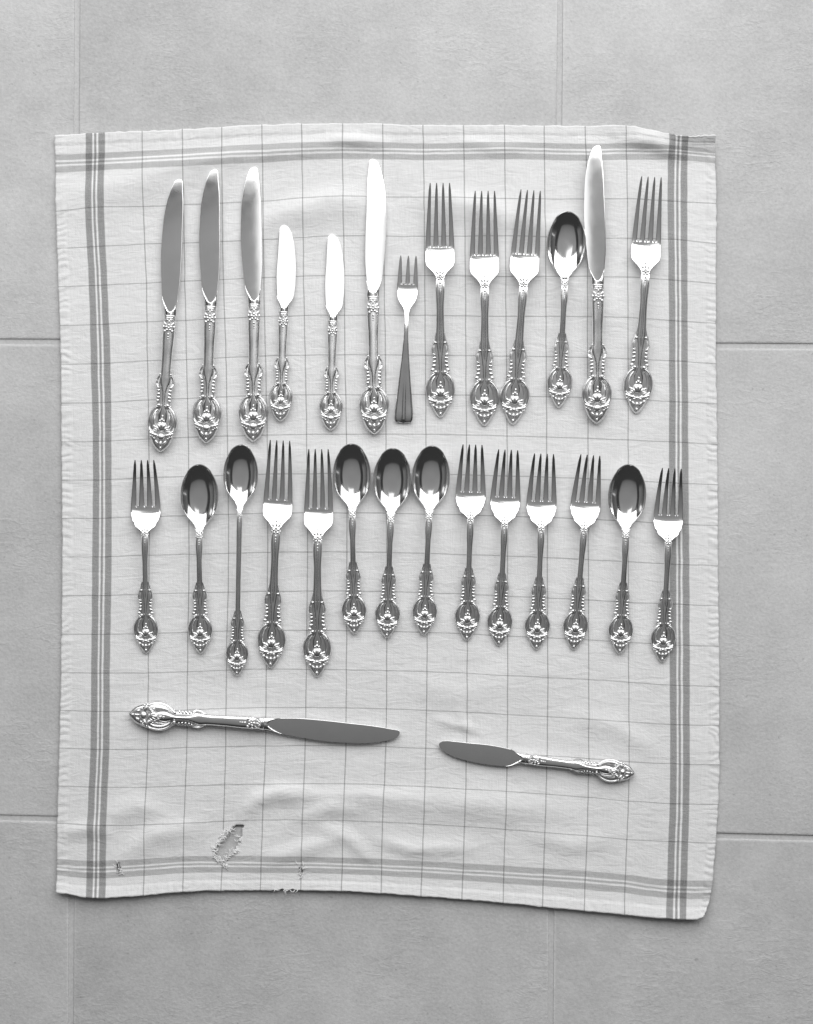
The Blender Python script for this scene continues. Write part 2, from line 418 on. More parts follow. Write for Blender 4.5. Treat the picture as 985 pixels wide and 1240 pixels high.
def cloth_z(U, V, X, Y):
    """height of the cloth's underside in pixels above the floor"""
    z = np.full(U.shape, 1.0)
    z += 0.55*(1+vnoise(X, Y, 120, 60, 0.2, 1)) + 0.30*(1+vnoise(X, Y, 40, 26, -0.3, 2)) + 0.10*(1+vnoise(X, Y, 16, 11, 0.3, 4))
    F = [([(85,238),(140,226),(200,212),(285,196)], 16, 3.2, 26), ([(120,205),(330,184),(440,172)], 10, 1.6, 12),
         ([(300,278),(345,258),(400,244),(450,246)], 14, 2.8, 22), ([(520,240),(580,252),(660,276)], 14, 2.8, 20),
         ([(400,168),(430,170),(470,176)], 7, 1.8, 8), ([(560,172),(600,180),(640,178)], 7, 1.3, 8),
         ([(296,984),(312,968),(335,959),(372,958)], 10, 2.6, 12), ([(350,965),(420,962),(500,966)], 10, 1.8, 14),
         ([(360,990),(400,978),(440,980)], 9, 1.8, 12), ([(460,970),(560,972),(690,985)], 18, 2.4, 20),
         ([(460,1018),(500,1028),(570,1026)], 9, 1.6, 9), ([(150,1040),(185,1010),(240,1000)], 12, 2.2, 16), ([(75,1008),(110,1002),(130,1006)], 8, 1.8, 10),
         ([(130,990),(165,975),(200,985)], 12, 1.6, 14), ([(530,872),(556,878),(585,888)], 6, 1.0, 5), ([(555,862),(566,880),(568,900)], 6, 0.9, 6),
         ([(755,168),(790,172),(815,186)], 14, 4.0, 10), ([(640,300),(700,330),(760,400)], 22, 1.8, 24), ([(420,330),(400,350),(380,400)], 20, 0.8, 20),
         ([(320,1040),(360,1030),(410,1016)], 9, 1.8, 12), ([(620,820),(560,840),(500,830)], 20, 1.3, 20), ([(700,870),(745,880),(790,905)], 12, 1.2, 12),
         ([(380,1000),(420,1012),(450,1040)], 9, 1.4, 9), ([(640,1010),(690,1022),(740,1018)], 14, 1.5, 12)]
    for p, wd, am, so in F: z += ridge(X, Y, p, wd, am*2.0, so)
    # hems: doubled cloth with puckers from the stitching
    eL, eR, eT, eB = U, FW-U, V, FH-V
    for e, along, per, ph in ((eL, V, 9.3, 1), (eR, V, 9.0, 2), (eT, U, 11.0, 3), (eB, U, 10.0, 4)):
        k = 1/(1+np.exp((e-12.0)/0.9))
        wob = along + 9*vnoise(X, Y, 27, 27, 0, 20+ph) + 3*vnoise(X, Y, 9, 9, 0, 50+ph)
        z += k*(0.7 + (0.55 if ph <= 2 else 0.3)*np.sin(2*np.pi*wob/per + 1.1*np.sin(along/41.0) + e*0.12)*(0.5+0.5*vnoise(X, Y, 55, 55, 0, 30+ph)**2*1.6))
        z -= 0.45*np.exp(-((e-13.0)/1.6)**2)
    # near edge stands a little off the floor, most at the right corner
    near = np.exp(-eB/16.0)
    z += near*(3.0 + 1.4*vnoise(X, Y, 120, 200, 0, 8) + 4.0*np.exp(-((U-770)/70.0)**2) + 2.0*np.exp(-((U-60)/70.0)**2))
    # far right corner: the edge rises in a low arch and the very corner curls up towards the light
    z += np.exp(-eT/14.0)*(4.0*np.exp(-((U-700)/34.0)**2)) + 2.5*np.exp(-np.hypot(eT*0.8, eR*0.5)/18.0) + 9.0*np.exp(-eT/17.0)/(1+np.exp(-(U-742)/7.0))
    z += 2.2*np.exp(-((U-760)/30.0)**2 - ((V-14)/16.0)**2)
    flat = np.exp(-(np.hypot((X-277)/1.0, (Y-1018)/1.3)/26.0)**4)     # limp round the hole
    z = z*(1-flat) + flat*(1.9 + 0.3*(z-1.0)*0.3)
    return np.maximum(z, 0.5)
STEP = 1.8
us = np.linspace(0, FW, int(FW/STEP)+1); vs_ = np.linspace(0, FH, int(FH/STEP)+1)
U, V = np.meshgrid(us, vs_)
PX, PY = cloth_xy(U, V); PZ = cloth_z(U, V, PX, PY)
eT_ = np.exp(-V/2.0); eB_ = np.exp(-(FH-V)/2.0); eR_ = np.exp(-(FW-U)/2.0); eL_ = np.exp(-U/2.0)
raw = np.exp(-(FH-V)/3.0)*np.exp(-((PX-345)/14.0)**2)                       # unravelled bit of the near hem
PY = PY + eT_*0.7*vnoise(PX, PY*0, 7, 7, 0, 40) + eB_*0.5*vnoise(PX, PY*0, 6, 6, 0, 41) - raw*2.2*(0.5+0.8*vnoise(PX, PY*0, 4, 9, 0, 47))
PY = PY + eT_*np.clip((U-742)/8, 0, 1)*1.3*vnoise(PX, PY*0, 3.2, 7, 0, 44)
PX = PX + eR_*0.8*vnoise(PX*0, PY, 7, 7, 0, 42) + eL_*0.6*vnoise(PX*0, PY, 7, 7, 0, 43)
cr_ = np.exp(-((FW-U)+(FH-V))/11.0); PX = PX - 8.0*cr_; PY = PY - 4.0*cr_      # rounded near corner
nv, nu = U.shape
HOLE = np.array([(281,1001),(286,998),(292.5,997.5),(292,1004),(290.5,1013),(288.5,1021),(284,1027),(280,1034),(272,1040),(266,1042),(262.5,1038),(263,1028),(268,1020),(275,1012),(279,1006)], float)
HOLE[:, 0] = 277 + (HOLE[:, 0]-277)*1.18
def inside(poly, X, Y):
    r = np.zeros(X.shape, bool); n = len(poly)
    for i in range(n):
        x1, y1 = poly[i]; x2, y2 = poly[(i+1) % n]
        c = ((y1 > Y) != (y2 > Y)) & (X < (x2-x1)*(Y-y1)/(y2-y1+1e-12)+x1); r ^= c
    return r
TEARS = [np.array([(142.5,1045),(145.5,1043.5),(147,1049),(145.5,1058),(142.5,1056)], float), np.array([(362.5,1050.5),(366.5,1050),(367,1056),(363,1057)], float)]
cxm = (PX[:-1, :-1]+PX[1:, 1:])/2; cym = (PY[:-1, :-1]+PY[1:, 1:])/2
hole = inside(HOLE, cxm, cym)
for t in TEARS: hole |= inside(t, cxm, cym)
idx = np.arange(nv*nu).reshape(nv, nu)
quads = np.stack([idx[:-1, :-1], idx[1:, :-1], idx[1:, 1:], idx[:-1, 1:]], -1)[~hole]
co = np.stack([FX(PX), FY(PY), PZ*S], -1).reshape(-1, 3)
me = bpy.data.meshes.new('dish_towel')
me.from_pydata(co.tolist(), [], quads.tolist()); me.update()
uvl = me.uv_layers.new(name='fabric'); li = np.empty(len(me.loops), np.int32); me.loops.foreach_get('vertex_index', li)
uvl.data.foreach_set('uv', np.stack([U.ravel()[li], V.ravel()[li]], -1).astype(np.float32).ravel())
me.polygons.foreach_set('use_smooth', [True]*len(me.polygons)); me.materials.append(TOWEL)
towel = bpy.data.objects.new('dish_towel', me); col.objects.link(towel)
sol = towel.modifiers.new('thickness', 'SOLIDIFY'); sol.thickness = 0.0008; sol.offset = 1.0
tag(towel, 'white checked dish towel with grey border stripes and frayed hole on tiles', 'dish towel')
def cloth_top(px, py):
    d = (PX-px)**2 + (PY-py)**2; return PZ.ravel()[np.argmin(d)] + 1.15
# loose threads round the hole and the small tears
rt = random.Random(5)
def thread_mb(spots):
    mb = MB()
    for (px, py, ang, ln, cur) in spots:
        z0 = cloth_top(px, py); pts = []; x, y, a = px, py, ang
        for k in range(7):
            pts.append((x, -y, z0 + 0.2 + 1.6*math.sin(math.pi*k/6)*rt.uniform(0.6, 1.1)))
            x += math.cos(a)*ln/6; y += math.sin(a)*ln/6; a += cur/6 + rt.uniform(-0.25, 0.25)
        mb.tube(pts, lambda t: 0.50*(1-0.45*t), n=5)
    v = [(FX(p[0])/S, FY(-p[1])/S, p[2]) for p in mb.v]; mb.v = v
    return mb
sp = []
def frayed(p0, p1, n, into, ln):
    for k in range(n):
        t = rt.random(); px = p0[0]+(p1[0]-p0[0])*t + rt.uniform(-1.5, 1.5); py = p0[1]+(p1[1]-p0[1])*t + rt.uniform(-1.5, 1.5)
        sp.append((px, py, into + rt.uniform(-1.1, 1.1), ln*rt.uniform(0.6, 1.6), rt.uniform(-2.2, 2.2)))
frayed((278,1002), (268,1010), 26, 0.9, 6); frayed((270,1010), (261,1022), 22, 0.6, 6); frayed((256,1022), (261,1036), 14, 0.4, 6)
frayed((264,1043), (274,1043), 26, -1.4, 7); frayed((276,1040), (288,1031), 24, -2.2, 7); frayed((292,1006), (290,1020), 8, 2.0, 4); frayed((270,1044), (276,1047), 10, 1.4, 5)
thread_mb(sp).build('frayed_threads', THREAD, towel)
for c in [o for o in towel.children]: tag(c, kind='stuff')
for (cx, cy, n) in ((144.5, 1050, 9), (364.5, 1053, 10)):
    sp = []
    for k in range(n): sp.append((cx+rt.uniform(-4, 4), cy+rt.uniform(-7, 8), rt.choice((-1.57, 1.57, 0.2, 3.0))+rt.uniform(-.5, .5), rt.uniform(3.5, 7), rt.uniform(-1, 1)))
    tag(thread_mb(sp).build('frayed_threads', THREAD, towel), kind='stuff')
sp = []
for k in range(8): sp.append((rt.uniform(331, 362), 1076.5+rt.uniform(-1, 1), rt.uniform(0.2, 2.9), rt.uniform(2.5, 5), rt.uniform(-1.5, 1.5)))
tag(thread_mb(sp).build('frayed_threads', THREAD, towel), kind='stuff')

# ------------------------------------------------------------------ cutlery
def ring(y, hw, zt, zb, zc, n=2.4, seg=18):
    """cross-section at y: half width hw, height zt above and zb below zc, superellipse exponent n"""
    out = []
    for k in range(seg):
        a = 2*math.pi*k/seg; c, s = math.cos(a), math.sin(a)
        x = hw*math.copysign(abs(c)**(2/n), c); z = math.copysign(abs(s)**(2/n), s)*(zt if s > 0 else zb)
        out.append((x, y, zc+z))
    return out
OUT_V = [0.0, 0.03, 0.05, 0.088, 0.145, 0.20, 0.24, 0.28, 0.33, 0.39, 0.45, 0.50, 0.54, 0.575, 0.61, 0.70, 0.80, 0.86, 0.93, 1.0, 1.04]
OUT_A = [0.04, 0.25, 0.38, 0.57, 0.72, 0.84, 0.88, 0.90, 0.94, 0.98, 0.93, 0.83, 0.70, 0.58, 0.52, 0.54, 0.56, 0.60, 0.57, 0.44, 0.38]
outline_k = f1(OUT_V, OUT_A)
OUT_F = [0.04, 0.22, 0.31, 0.44, 0.60, 0.74, 0.82, 0.88, 0.94, 0.98, 0.94, 0.86, 0.76, 0.66, 0.60, 0.56, 0.54, 0.59, 0.56, 0.42, 0.34]
outline_f = f1(OUT_V, OUT_F)

def handle(root, Lo, Wb, Lh, zc, ht, hb, shaft, knife):
    """an ornate handle of length Lh along +y. zc(y): height of its axis; ht(y)/hb(y): plate half heights; shaft: [(y, half width)]"""
    h = Wb/2; k = Wb/33.0; outline = outline_k if knife else outline_f
    mb = MB()
    # ornament plate
    rings = []
    for i in range(61):
        v = 1.04*i/60
        y = v*Lo; a = outline(v)*h
        rings.append(ring(y, max(a, 0.3), ht(y)*(0.62 if v < 0.57 else 0.8), hb(y), zc(y), 2.6, 22))
    mb.loft(rings)
    hd = mb.build('handle', GROUND, root)
    # plain shaft running down into the ornament as a tapering rib
    sy = [Lo*q for q in (0.28, 0.33, 0.39, 0.46, 0.51, 0.56, 0.62, 0.70, 0.77, 0.84, 0.90, 0.95, 1.0)]
    sa = [q*h for q in (0.16, 0.34, 0.45, 0.48, 0.42, 0.28, 0.18, 0.17, 0.20, 0.33, 0.44, 0.46)] + [shaft[0][1]]
    if not knife: sa = [q*h for q in (0.16, 0.34, 0.43, 0.44, 0.38, 0.24, 0.17, 0.17, 0.19, 0.24, 0.28, 0.32)] + [shaft[0][1]]
    ys = sy + [p[0] for p in shaft[1:]]; ws = sa + [p[1] for p in shaft[1:]]
    wf = f1(ys, ws); ms = MB(); rings = []; N = 64
    for i in range(N+1):
        y = ys[0] + (Lh-ys[0])*i/N
        t = min(1, max(0, (y-ys[0])/(Lo*0.34))); t = t*t*(3-2*t)
        rings.append(ring(y, wf(y), ht(y)*(0.70+0.32*t), hb(y)*0.96, zc(y), 2.2+(1.3 if knife else 0.8)*min(1, max(0, (y/Lo-0.55)/0.4)), 32))
    ms.loft(rings)
    for sgn in (-1, 1):                          # fine raised border on each side of the shaft
        pts = [(sgn*wf(y)*0.86, y, zc(y)+ht(y)*0.52) for y in np.linspace(Lo*0.98, Lh-1, 40)]
        ms.tube(pts, 0.85*k, n=6)
    if not knife:                                # low rib along the middle of the stem
        ys_ = np.linspace(Lo*0.80, Lh-6, 40)
        ms.tube([(0, y, zc(y)+ht(y)*(0.92 if y > Lo else 0.90)) for y in ys_], lambda t: 0.30*wf(ys_[0]+(ys_[-1]-ys_[0])*t)*min(1, 6*t+0.15, 6*(1-t)+0.15), n=10, flat=0.55)
    ms.build('shaft', SILVER, hd)
    top = lambda y, a: zc(y) + ht(y)*0.62*max(0.0, 1-abs(a/max(outline(y/Lo), .05))**2.6)**(1/2.6)
    def P(v, a, dz=0.0): return (a*h, v*Lo, top(v*Lo, a) + dz*k)
    def path(keys, n, dz=0.0):
        t = np.linspace(0, 1, len(keys)); kk = np.array(keys, float); q = cub(t, kk, np.linspace(0, 1, n))
        return [P(v, a, dz) for v, a in q]
    # rim round the point
    rim = MB()
    q = [P(v, s*outline(v)*0.97, 0.1) for s, vv in ((-1, np.linspace(0.24, 0.005, 14)), (1, np.linspace(0.005, 0.24, 14))) for v in vv]
    rim.tube(q, 0.95*k, n=6); rim.build('rim', CHASED, hd)
    for sgn in (-1, 1):
        m = MB()                                  # outer scroll of the bulb, with the curl at its head
        m.tube(path([(0.585, .33*sgn), (0.572, .46*sgn), (0.545, .64*sgn), (0.49, .84*sgn), (0.43, .95*sgn), (0.37, .98*sgn), (0.31, .93*sgn), (0.27, .86*sgn), (0.25, .72*sgn), (0.245, .55*sgn)], 26, 0.3),
               lambda t: k*(1.1+1.1*math.sin(math.pi*min(1, t*0.95+0.05))), n=8, flat=1.15)
        m.ball(P(0.597, .36*sgn, 0.9), (2.3*k, 2.2*k, 2.2*k)); m.ball(P(0.588, .53*sgn, 0.7), (1.7*k, 1.4*k, 1.6*k))
        m.build('scroll', CHASED, hd)
        m = MB()                                  # inner scroll
        m.tube(path([(0.54, .40*sgn), (0.50, .56*sgn), (0.44, .68*sgn), (0.38, .71*sgn), (0.32, .66*sgn), (0.275, .52*sgn)], 18, 0.4),
               lambda t: k*(0.7+0.8*math.sin(math.pi*min(1, t*0.9+0.08))), n=7, flat=1.2)
        if knife:
            m.tube(path([(0.50, .47*sgn), (0.46, .54*sgn), (0.40, .55*sgn), (0.34, .48*sgn), (0.31, .40*sgn)], 12, 0.5), lambda t: k*(0.5+0.9*math.sin(math.pi*t)*(0.8+0.2*math.sin(t*19))), n=6, flat=1.2)
        m.ball(P(0.315, .50*sgn, 0.6), (1.5*k, 3.0*k, 1.5*k), ang=-0.9*sgn)
        m.build('scroll', CHASED, hd)
        m = MB()                                  # upper loop and its shoulder bead
        m.ball(P(1.0 if knife else 0.985, (.40 if knife else .36)*sgn, 0.9), (1.5*k, 1.6*k, 1.6*k))
        m.tube(path([(1.12, .28*sgn), (1.03, .38*sgn), (0.97, .50*sgn), (0.90, .58*sgn), (0.86, .56*sgn), (0.82, .42*sgn)] if not knife else [(0.985, .40*sgn), (0.965, .50*sgn), (0.92, .60*sgn), (0.875, .61*sgn), (0.84, .54*sgn), (0.825, .40*sgn)], 14, 0.4), lambda t: k*(0.8+0.8*math.sin(math.pi*t)), n=7, flat=1.1)
        m.tube(path([(0.95, .42*sgn), (0.91, .47*sgn), (0.87, .46*sgn), (0.835, .36*sgn)], 9, 0.3), lambda t: k*(0.5+0.5*math.sin(math.pi*t)), n=6)
        m.ball(P(0.832, .48*sgn, 0.8), (2.3*k, 1.0*k, 1.3*k), ang=0.5*sgn)
        m.build('loop', CHASED, hd)
        m = MB()                                  # row of lobes between loop and bulb
        for j, (v, a, r) in enumerate(((0.79, .42, 2.0), (0.745, .40, 2.1), (0.70, .40, 2.1), (0.658, .43, 1.9)) if knife else ((0.785, .45, 1.9), (0.735, .45, 1.9), (0.683, .48, 2.1), (0.632, .56, 2.1))):
            m.ball(P(v, a*sgn, -0.2), (1.5*r*k, r*k*0.98, 1.8*k), ang=(-0.3-0.15*(v*37 % 1))*sgn, nu=10, nv=6)
        m.build('beading', CHASED, hd)
        m = MB()                                  # leaf at the side of the crown
        m.ball(P(0.215, .52*sgn, 1.0), (2.1*k, 5.2*k, 2.1*k), ang=(-1.25)*sgn); m.ball(P(0.232, .80*sgn, 0.8), (2.1*k, 2.6*k, 2.0*k), ang=-0.6*sgn); m.ball(P(0.192, .76*sgn, 0.6), (1.6*k, 1.9*k, 1.5*k))
        m.ball(P(0.185, .62*sgn, 0.7), (1.4*k, 1.4*k, 1.5*k)); m.ball(P(0.165, .50*sgn, 0.6), (1.2*k, 2.0*k, 1.2*k), ang=-0.6*sgn)
        m.ball(P(0.262, .50*sgn, 0.8), (1.2*k, 3.4*k, 1.2*k), ang=-1.4*sgn)
        m.build('leaf', CHASED, hd)
    m = MB()                                      # plume rising from the crown
    m.ball(P(0.325, 0, 0.3), (6.2*k, 6.4*k, 2.9*k), nu=16, nv=8)
    for (v, a, ry, rx, an) in ((0.335, 0, 4.6, 1.6, 0), (0.325, -.16, 4.2, 1.4, .42), (0.325, .16, 4.2, 1.4, -.42), (0.30, -.30, 3.6, 1.4, .85), (0.30, .30, 3.6, 1.4, -.85), (0.282, -.42, 3.0, 1.2, 1.2), (0.282, .42, 3.0, 1.2, -1.2)):
        m.ball(P(v, a, 1.7-2.2*abs(a)), (rx*k*1.15, ry*k, 2.0*k), ang=an, nu=8, nv=6)
    for (v, a, r) in ((0.41, 0, 2.0), (0.395, -.15, 1.4), (0.395, .15, 1.4), (0.455, 0.02, 1.5)):
        m.ball(P(v, a, 1.5), (r*k, r*k*1.2, r*1.1*k))
    m.build('plume', CHASED, hd)
    m = MB()                                      # crown blossom over the point
    if knife:
        m.ball(P(0.190, 0, 1.0), (4.9*k, 4.5*k, 3.0*k), nu=16, nv=10)
    else:
        m.ball(P(0.195, 0, 1.2), (2.8*k, 2.4*k, 2.0*k), nu=10, nv=6)
        for an in (-1.9, -1.2, 1.2, 1.9): m.ball(P(0.195 - 0.03*math.cos(an)*-1, -.24*math.sin(an), 0.9), (1.3*k, 2.7*k, 1.5*k), ang=an)
    if knife:
        q = [(0.205 + 0.052*math.cos(t), 0.31*math.sin(t)) for t in np.linspace(-1.9, 1.9, 13)]
        m.tube([P(v, a, 0.8) for v, a in q], 0.8*k, n=6)
        for (v, a, rx, ry, an) in ((0.10, 0, 1.9, 4.0, 0), (0.115, -.30, 1.7, 3.6, .6), (0.115, .30, 1.7, 3.6, -.6)):
            m.ball(P(v, a, 0.7), (rx*k, ry*k, 1.7*k), ang=an)
        m.ball(P(0.045, 0, 0.7), (1.5*k, 2.4*k, 1.5*k))
    else:
        for (v, a, rx, ry, an) in ((0.205, -.44, 2.0, 4.0, -0.9), (0.205, .44, 2.0, 4.0, 0.9), (0.115, 0, 2.0, 3.6, 0), (0.125, -.27, 1.7, 3.3, .5), (0.125, .27, 1.7, 3.3, -.5), (0.155, -.52, 1.5, 2.6, .8), (0.155, .52, 1.5, 2.6, -.8)):
            m.ball(P(v, a, 0.9), (rx*k, ry*k, 1.8*k), ang=an)
        m.ball(P(0.045, 0, 0.7), (1.7*k, 3.0*k, 1.5*k))
    m.build('blossom', CHASED, hd)
    # flower cluster at the neck
    m = MB(); wn = wf(Lh-2)
    def N_(dy, x, dz=0.0):
        y = Lh+dy; yy = min(y, Lh-0.5)
        return (x, y, zc(y) + ht(yy)*1.0*math.sqrt(max(0.05, 1-(x/(wn*1.25))**2)) + dz)
    g = wn/7.0 if knife else wn/4.3
    if knife:
        for an in range(5):
            t = an*2*math.pi/5; m.ball(N_(-13*g+3.0*g*math.cos(t), 3.0*g*math.sin(t), 0.5), (1.7*g, 1.9*g, 1.3*g), ang=-t)
        m.ball(N_(-13*g, 0, 1.2), (1.5*g, 1.5*g, 1.3*g))
        for sgn in (-1, 1):
            m.tube([N_(-2.5*g-a*7*g, sgn*(2.2+3.2*math.sin(a*3.0))*g, 0.2) for a in np.linspace(0, 1, 9)], lambda t: g*(0.7+0.5*math.sin(math.pi*t)), n=6)
            m.ball(N_(-4*g, sgn*2.0*g, 0.4), (1.0*g, 2.2*g, 1.1*g), ang=0.6*sgn); m.ball(N_(-17*g, sgn*4.2*g, 0.3), (1.5*g, 2.2*g, 1.2*g), ang=-0.5*sgn)
            m.ball(N_(-12*g, sgn*6.0*g, 0.0), (1.4*g, 2.4*g, 1.2*g))
        for dy, r in ((-20.5, 1.3), (-23.5, 1.0), (-26, 0.8)): m.ball(N_(dy*g, 0, 0.6), (r*g, 1.4*r*g, r*g))
        m.ball(N_(-6*g, 0, 0.4), (1.0*g, 2.6*g, 1.1*g))
    else:
        for an in range(5):
            t = an*2*math.pi/5; m.ball(N_(2.6*g*math.cos(t), 2.6*g*math.sin(t), 0.4), (1.5*g, 1.7*g, 1.2*g), ang=-t)
        m.ball(N_(0, 0, 1.1), (1.3*g, 1.3*g, 1.2*g))
        for sgn in (-1, 1):
            m.ball(N_(-1, sgn*3.9*g, -0.6), (1.5*g, 2.0*g, 1.2*g), ang=0.4*sgn); m.ball(N_(5.5*g, sgn*3.2*g, -0.3), (1.1*g, 2.6*g, 1.1*g), ang=-0.7*sgn)
            m.ball(N_(8.0*g, sgn*4.6*g, -0.5), (0.9*g, 2.4*g, 0.9*g), ang=-0.8*sgn); m.ball(N_(3.0*g, sgn*3.8*g, -0.5), (1.0*g, 1.6*g, 1.0*g))
        m.ball(N_(6.0*g, 0, 0.2), (1.1*g, 2.6*g, 1.0*g)); m.ball(N_(10*g, 0, 0.0), (0.9*g, 2.0*g, 0.8*g))
        for dy, r in ((-6.0, 1.1), (-9.0, 0.9), (-11.5, 0.7)): m.ball(N_(dy*g, 0, 0.4), (r*g, 1.5*r*g, r*g))
    m.build('flower', CHASED, hd)
    return hd

def blade(root, y0, prof, zc, flip, mat, face_tilt, border, edge_border=0.8):
    """knife blade: prof = [(distance from collar, half width on the edge side, half width on the spine side)]"""
    d, L, Rr = map(np.array, zip(*prof)); Ln = d[-1]
    s = np.r_[np.r_[np.linspace(0, 26, 44), np.linspace(27.5, Ln-8, 60)], Ln-8*(1-np.sin(np.linspace(0, np.pi/2, 14))[1:])]
    l = np.maximum(cub(d, L, s), -50); r = cub(d, Rr, s)
    m = 45; t = np.sin(np.linspace(-1, 1, m)*np.pi/2)
    top = []; bot = []
    for i, y in enumerate(s):
        a, b = -l[i], r[i]; cx, hw = (a+b)/2, max((b-a)/2, 0.05)
        stock = 2.3 + 2.2*math.exp(-(y/17.0)**2)
        for j in range(m):
            x = cx + hw*t[j]; bb = edge_border if x < cx else border; e = min(x-a, b-x)   # distance to nearest side
            bd = bb + (hw-bb)*math.exp(-(y/13.0)**2)            # the bolster is rounded right across
            fl_ = 0.35 if x < cx else 0.35 - 0.25*min(1, max(0, (y-8)/14))
            dome = stock*(fl_ + (1-fl_)*math.sqrt(max(0.0, 1-(1-min(1, e/max(bd, .1)))**2)))
            lean = 1.0 + face_tilt*(x-cx)
            lean -= 0.0011*(x-cx)**2                       # faces are a little hollowed by polishing
            uw = hw*(math.sqrt(max(0.0, 1-((22-y)/18.0)**2)) if y > 4 else 0.0) if y < 22 else 1e3   # the ground face ends in a round on the bolster
            lean += 7.0*min(1, max(0, (abs(x-cx)-uw+0.1)/0.6))
            lean += 0.35*(max(0.0, 28-y)/24.0)**2
            u = 0.25; f = lean
            z = dome + f - math.log(math.exp(min(dome/u, 60)) + math.exp(min(f/u, 60)))*u if False else -u*math.log(math.exp(-dome/u)+math.exp(-f/u))
            top.append((x, y0+y, max(z, 0.08))); bot.append((x, y0+y, -max(min(dome, stock), 0.08)))
    n = len(s); v = []; z0 = [zc(y0+y) - 0.00010*y*y for y in s]
    sg = -1 if flip else 1
    for i in range(n):
        for j in range(m): x, y, z = top[i*m+j]; v.append((sg*x, y, z0[i]+z))
    for i in range(n):
        for j in range(m): x, y, z = bot[i*m+j]; v.append((sg*x, y, z0[i]+z))
    f = []; o = n*m
    for i in range(n-1):
        for j in range(m-1):
            f.append((i*m+j, i*m+j+1, (i+1)*m+j+1, (i+1)*m+j)); f.append((o+i*m+j, o+(i+1)*m+j, o+(i+1)*m+j+1, o+i*m+j+1))
        f.append((i*m, (i+1)*m, o+(i+1)*m, o+i*m)); f.append((i*m+m-1, o+i*m+m-1, o+(i+1)*m+m-1, (i+1)*m+m-1))
    for j in range(m-1):
        f.append((j, o+j, o+j+1, j+1)); k = (n-1)*m; f.append((k+j, k+j+1, o+k+j+1, o+k+j))
    if flip: f = [q[::-1] for q in f]
    mb = MB(); mb.add(v, f); return mb.build('blade', mat, root, angle=75)

DINNER_BLADE = [(0, 7.4, 7.4), (4, 7.4, 7.4), (11, 8.5, 7.3), (21, 11, 8.1), (41.6, 13.7, 9.5), (62, 15.7, 9.3), (82, 16.9, 8.7), (102, 16.8, 7.7), (123, 16, 6.8), (143, 13, 5.3), (153, 10.4, 4.0), (159.5, 8.0, 3.4), (163.3, 5.6, 2.7), (165.0, 2.6, 1.2), (165.6, 0.6, 0.0)]
BUTTER_BLADE = [(0, 5.8, 5.6), (4, 5.8, 5.4), (9, 7.3, 5.9), (17.3, 11, 8.7), (27.4, 12.6, 9.9), (47.7, 13.2, 10.8), (68, 12, 9.9), (88, 8.6, 9.3), (98, 5.0, 8.6), (102.5, 2.0, 7.2), (104.5, -0.8, 5.2), (105.2, -2.6, 4.0)]
def empty(name): 
    o = bpy.data.objects.new(name, None); col.objects.link(o); o.empty_display_size = 0.02; return o

def make_knife(big, flip, face_tilt, border=1.7, eb=0.8):
    root = empty('dinner_knife' if big else 'butter_knife')
    if big: Lo, Wb, Lh = 93, 32.5, 163.0; sh = [(93, 6.6), (115, 6.6), (140, 7.5), (163, 7.3)]; T = 1.0
    else: Lo, Wb, Lh = 76, 26, 130.5; sh = [(76, 5.2), (93, 5.2), (115, 6.1), (130.5, 5.9)]; T = 0.82
    zc = f1([0, 30, 400], [6.2*T, 6.6*T, 6.6*T])
    ht = f1([0, 8, 25, Lo*0.4, Lo*0.7, Lo, Lh], [2.2*T, 3.6*T, 5.4*T, 6.2*T, 5.6*T, 5.6*T, 5.8*T])
    handle(root, Lo, Wb, Lh, zc, ht, ht, sh, True)
    c = MB(); w_ = sh[-1][1]
    for a, b, q in ((Lh-2.6, Lh-0.2, 1.10), (Lh-0.2, Lh+1.8, 1.16)):
        c.loft([ring(y, w_*q*s_, ht(Lh)*q*s_, ht(Lh)*q*s_, zc(Lh), 2.2, 24) for y, s_ in ((a, .93), (a+.5, 1), (b-.5, 1), (b, .93))])
    c.build('collar', SILVER, root)
    blade(root, Lh+1.6, DINNER_BLADE if big else BUTTER_BLADE, zc, flip, STEEL, face_tilt, border, eb)
    return root

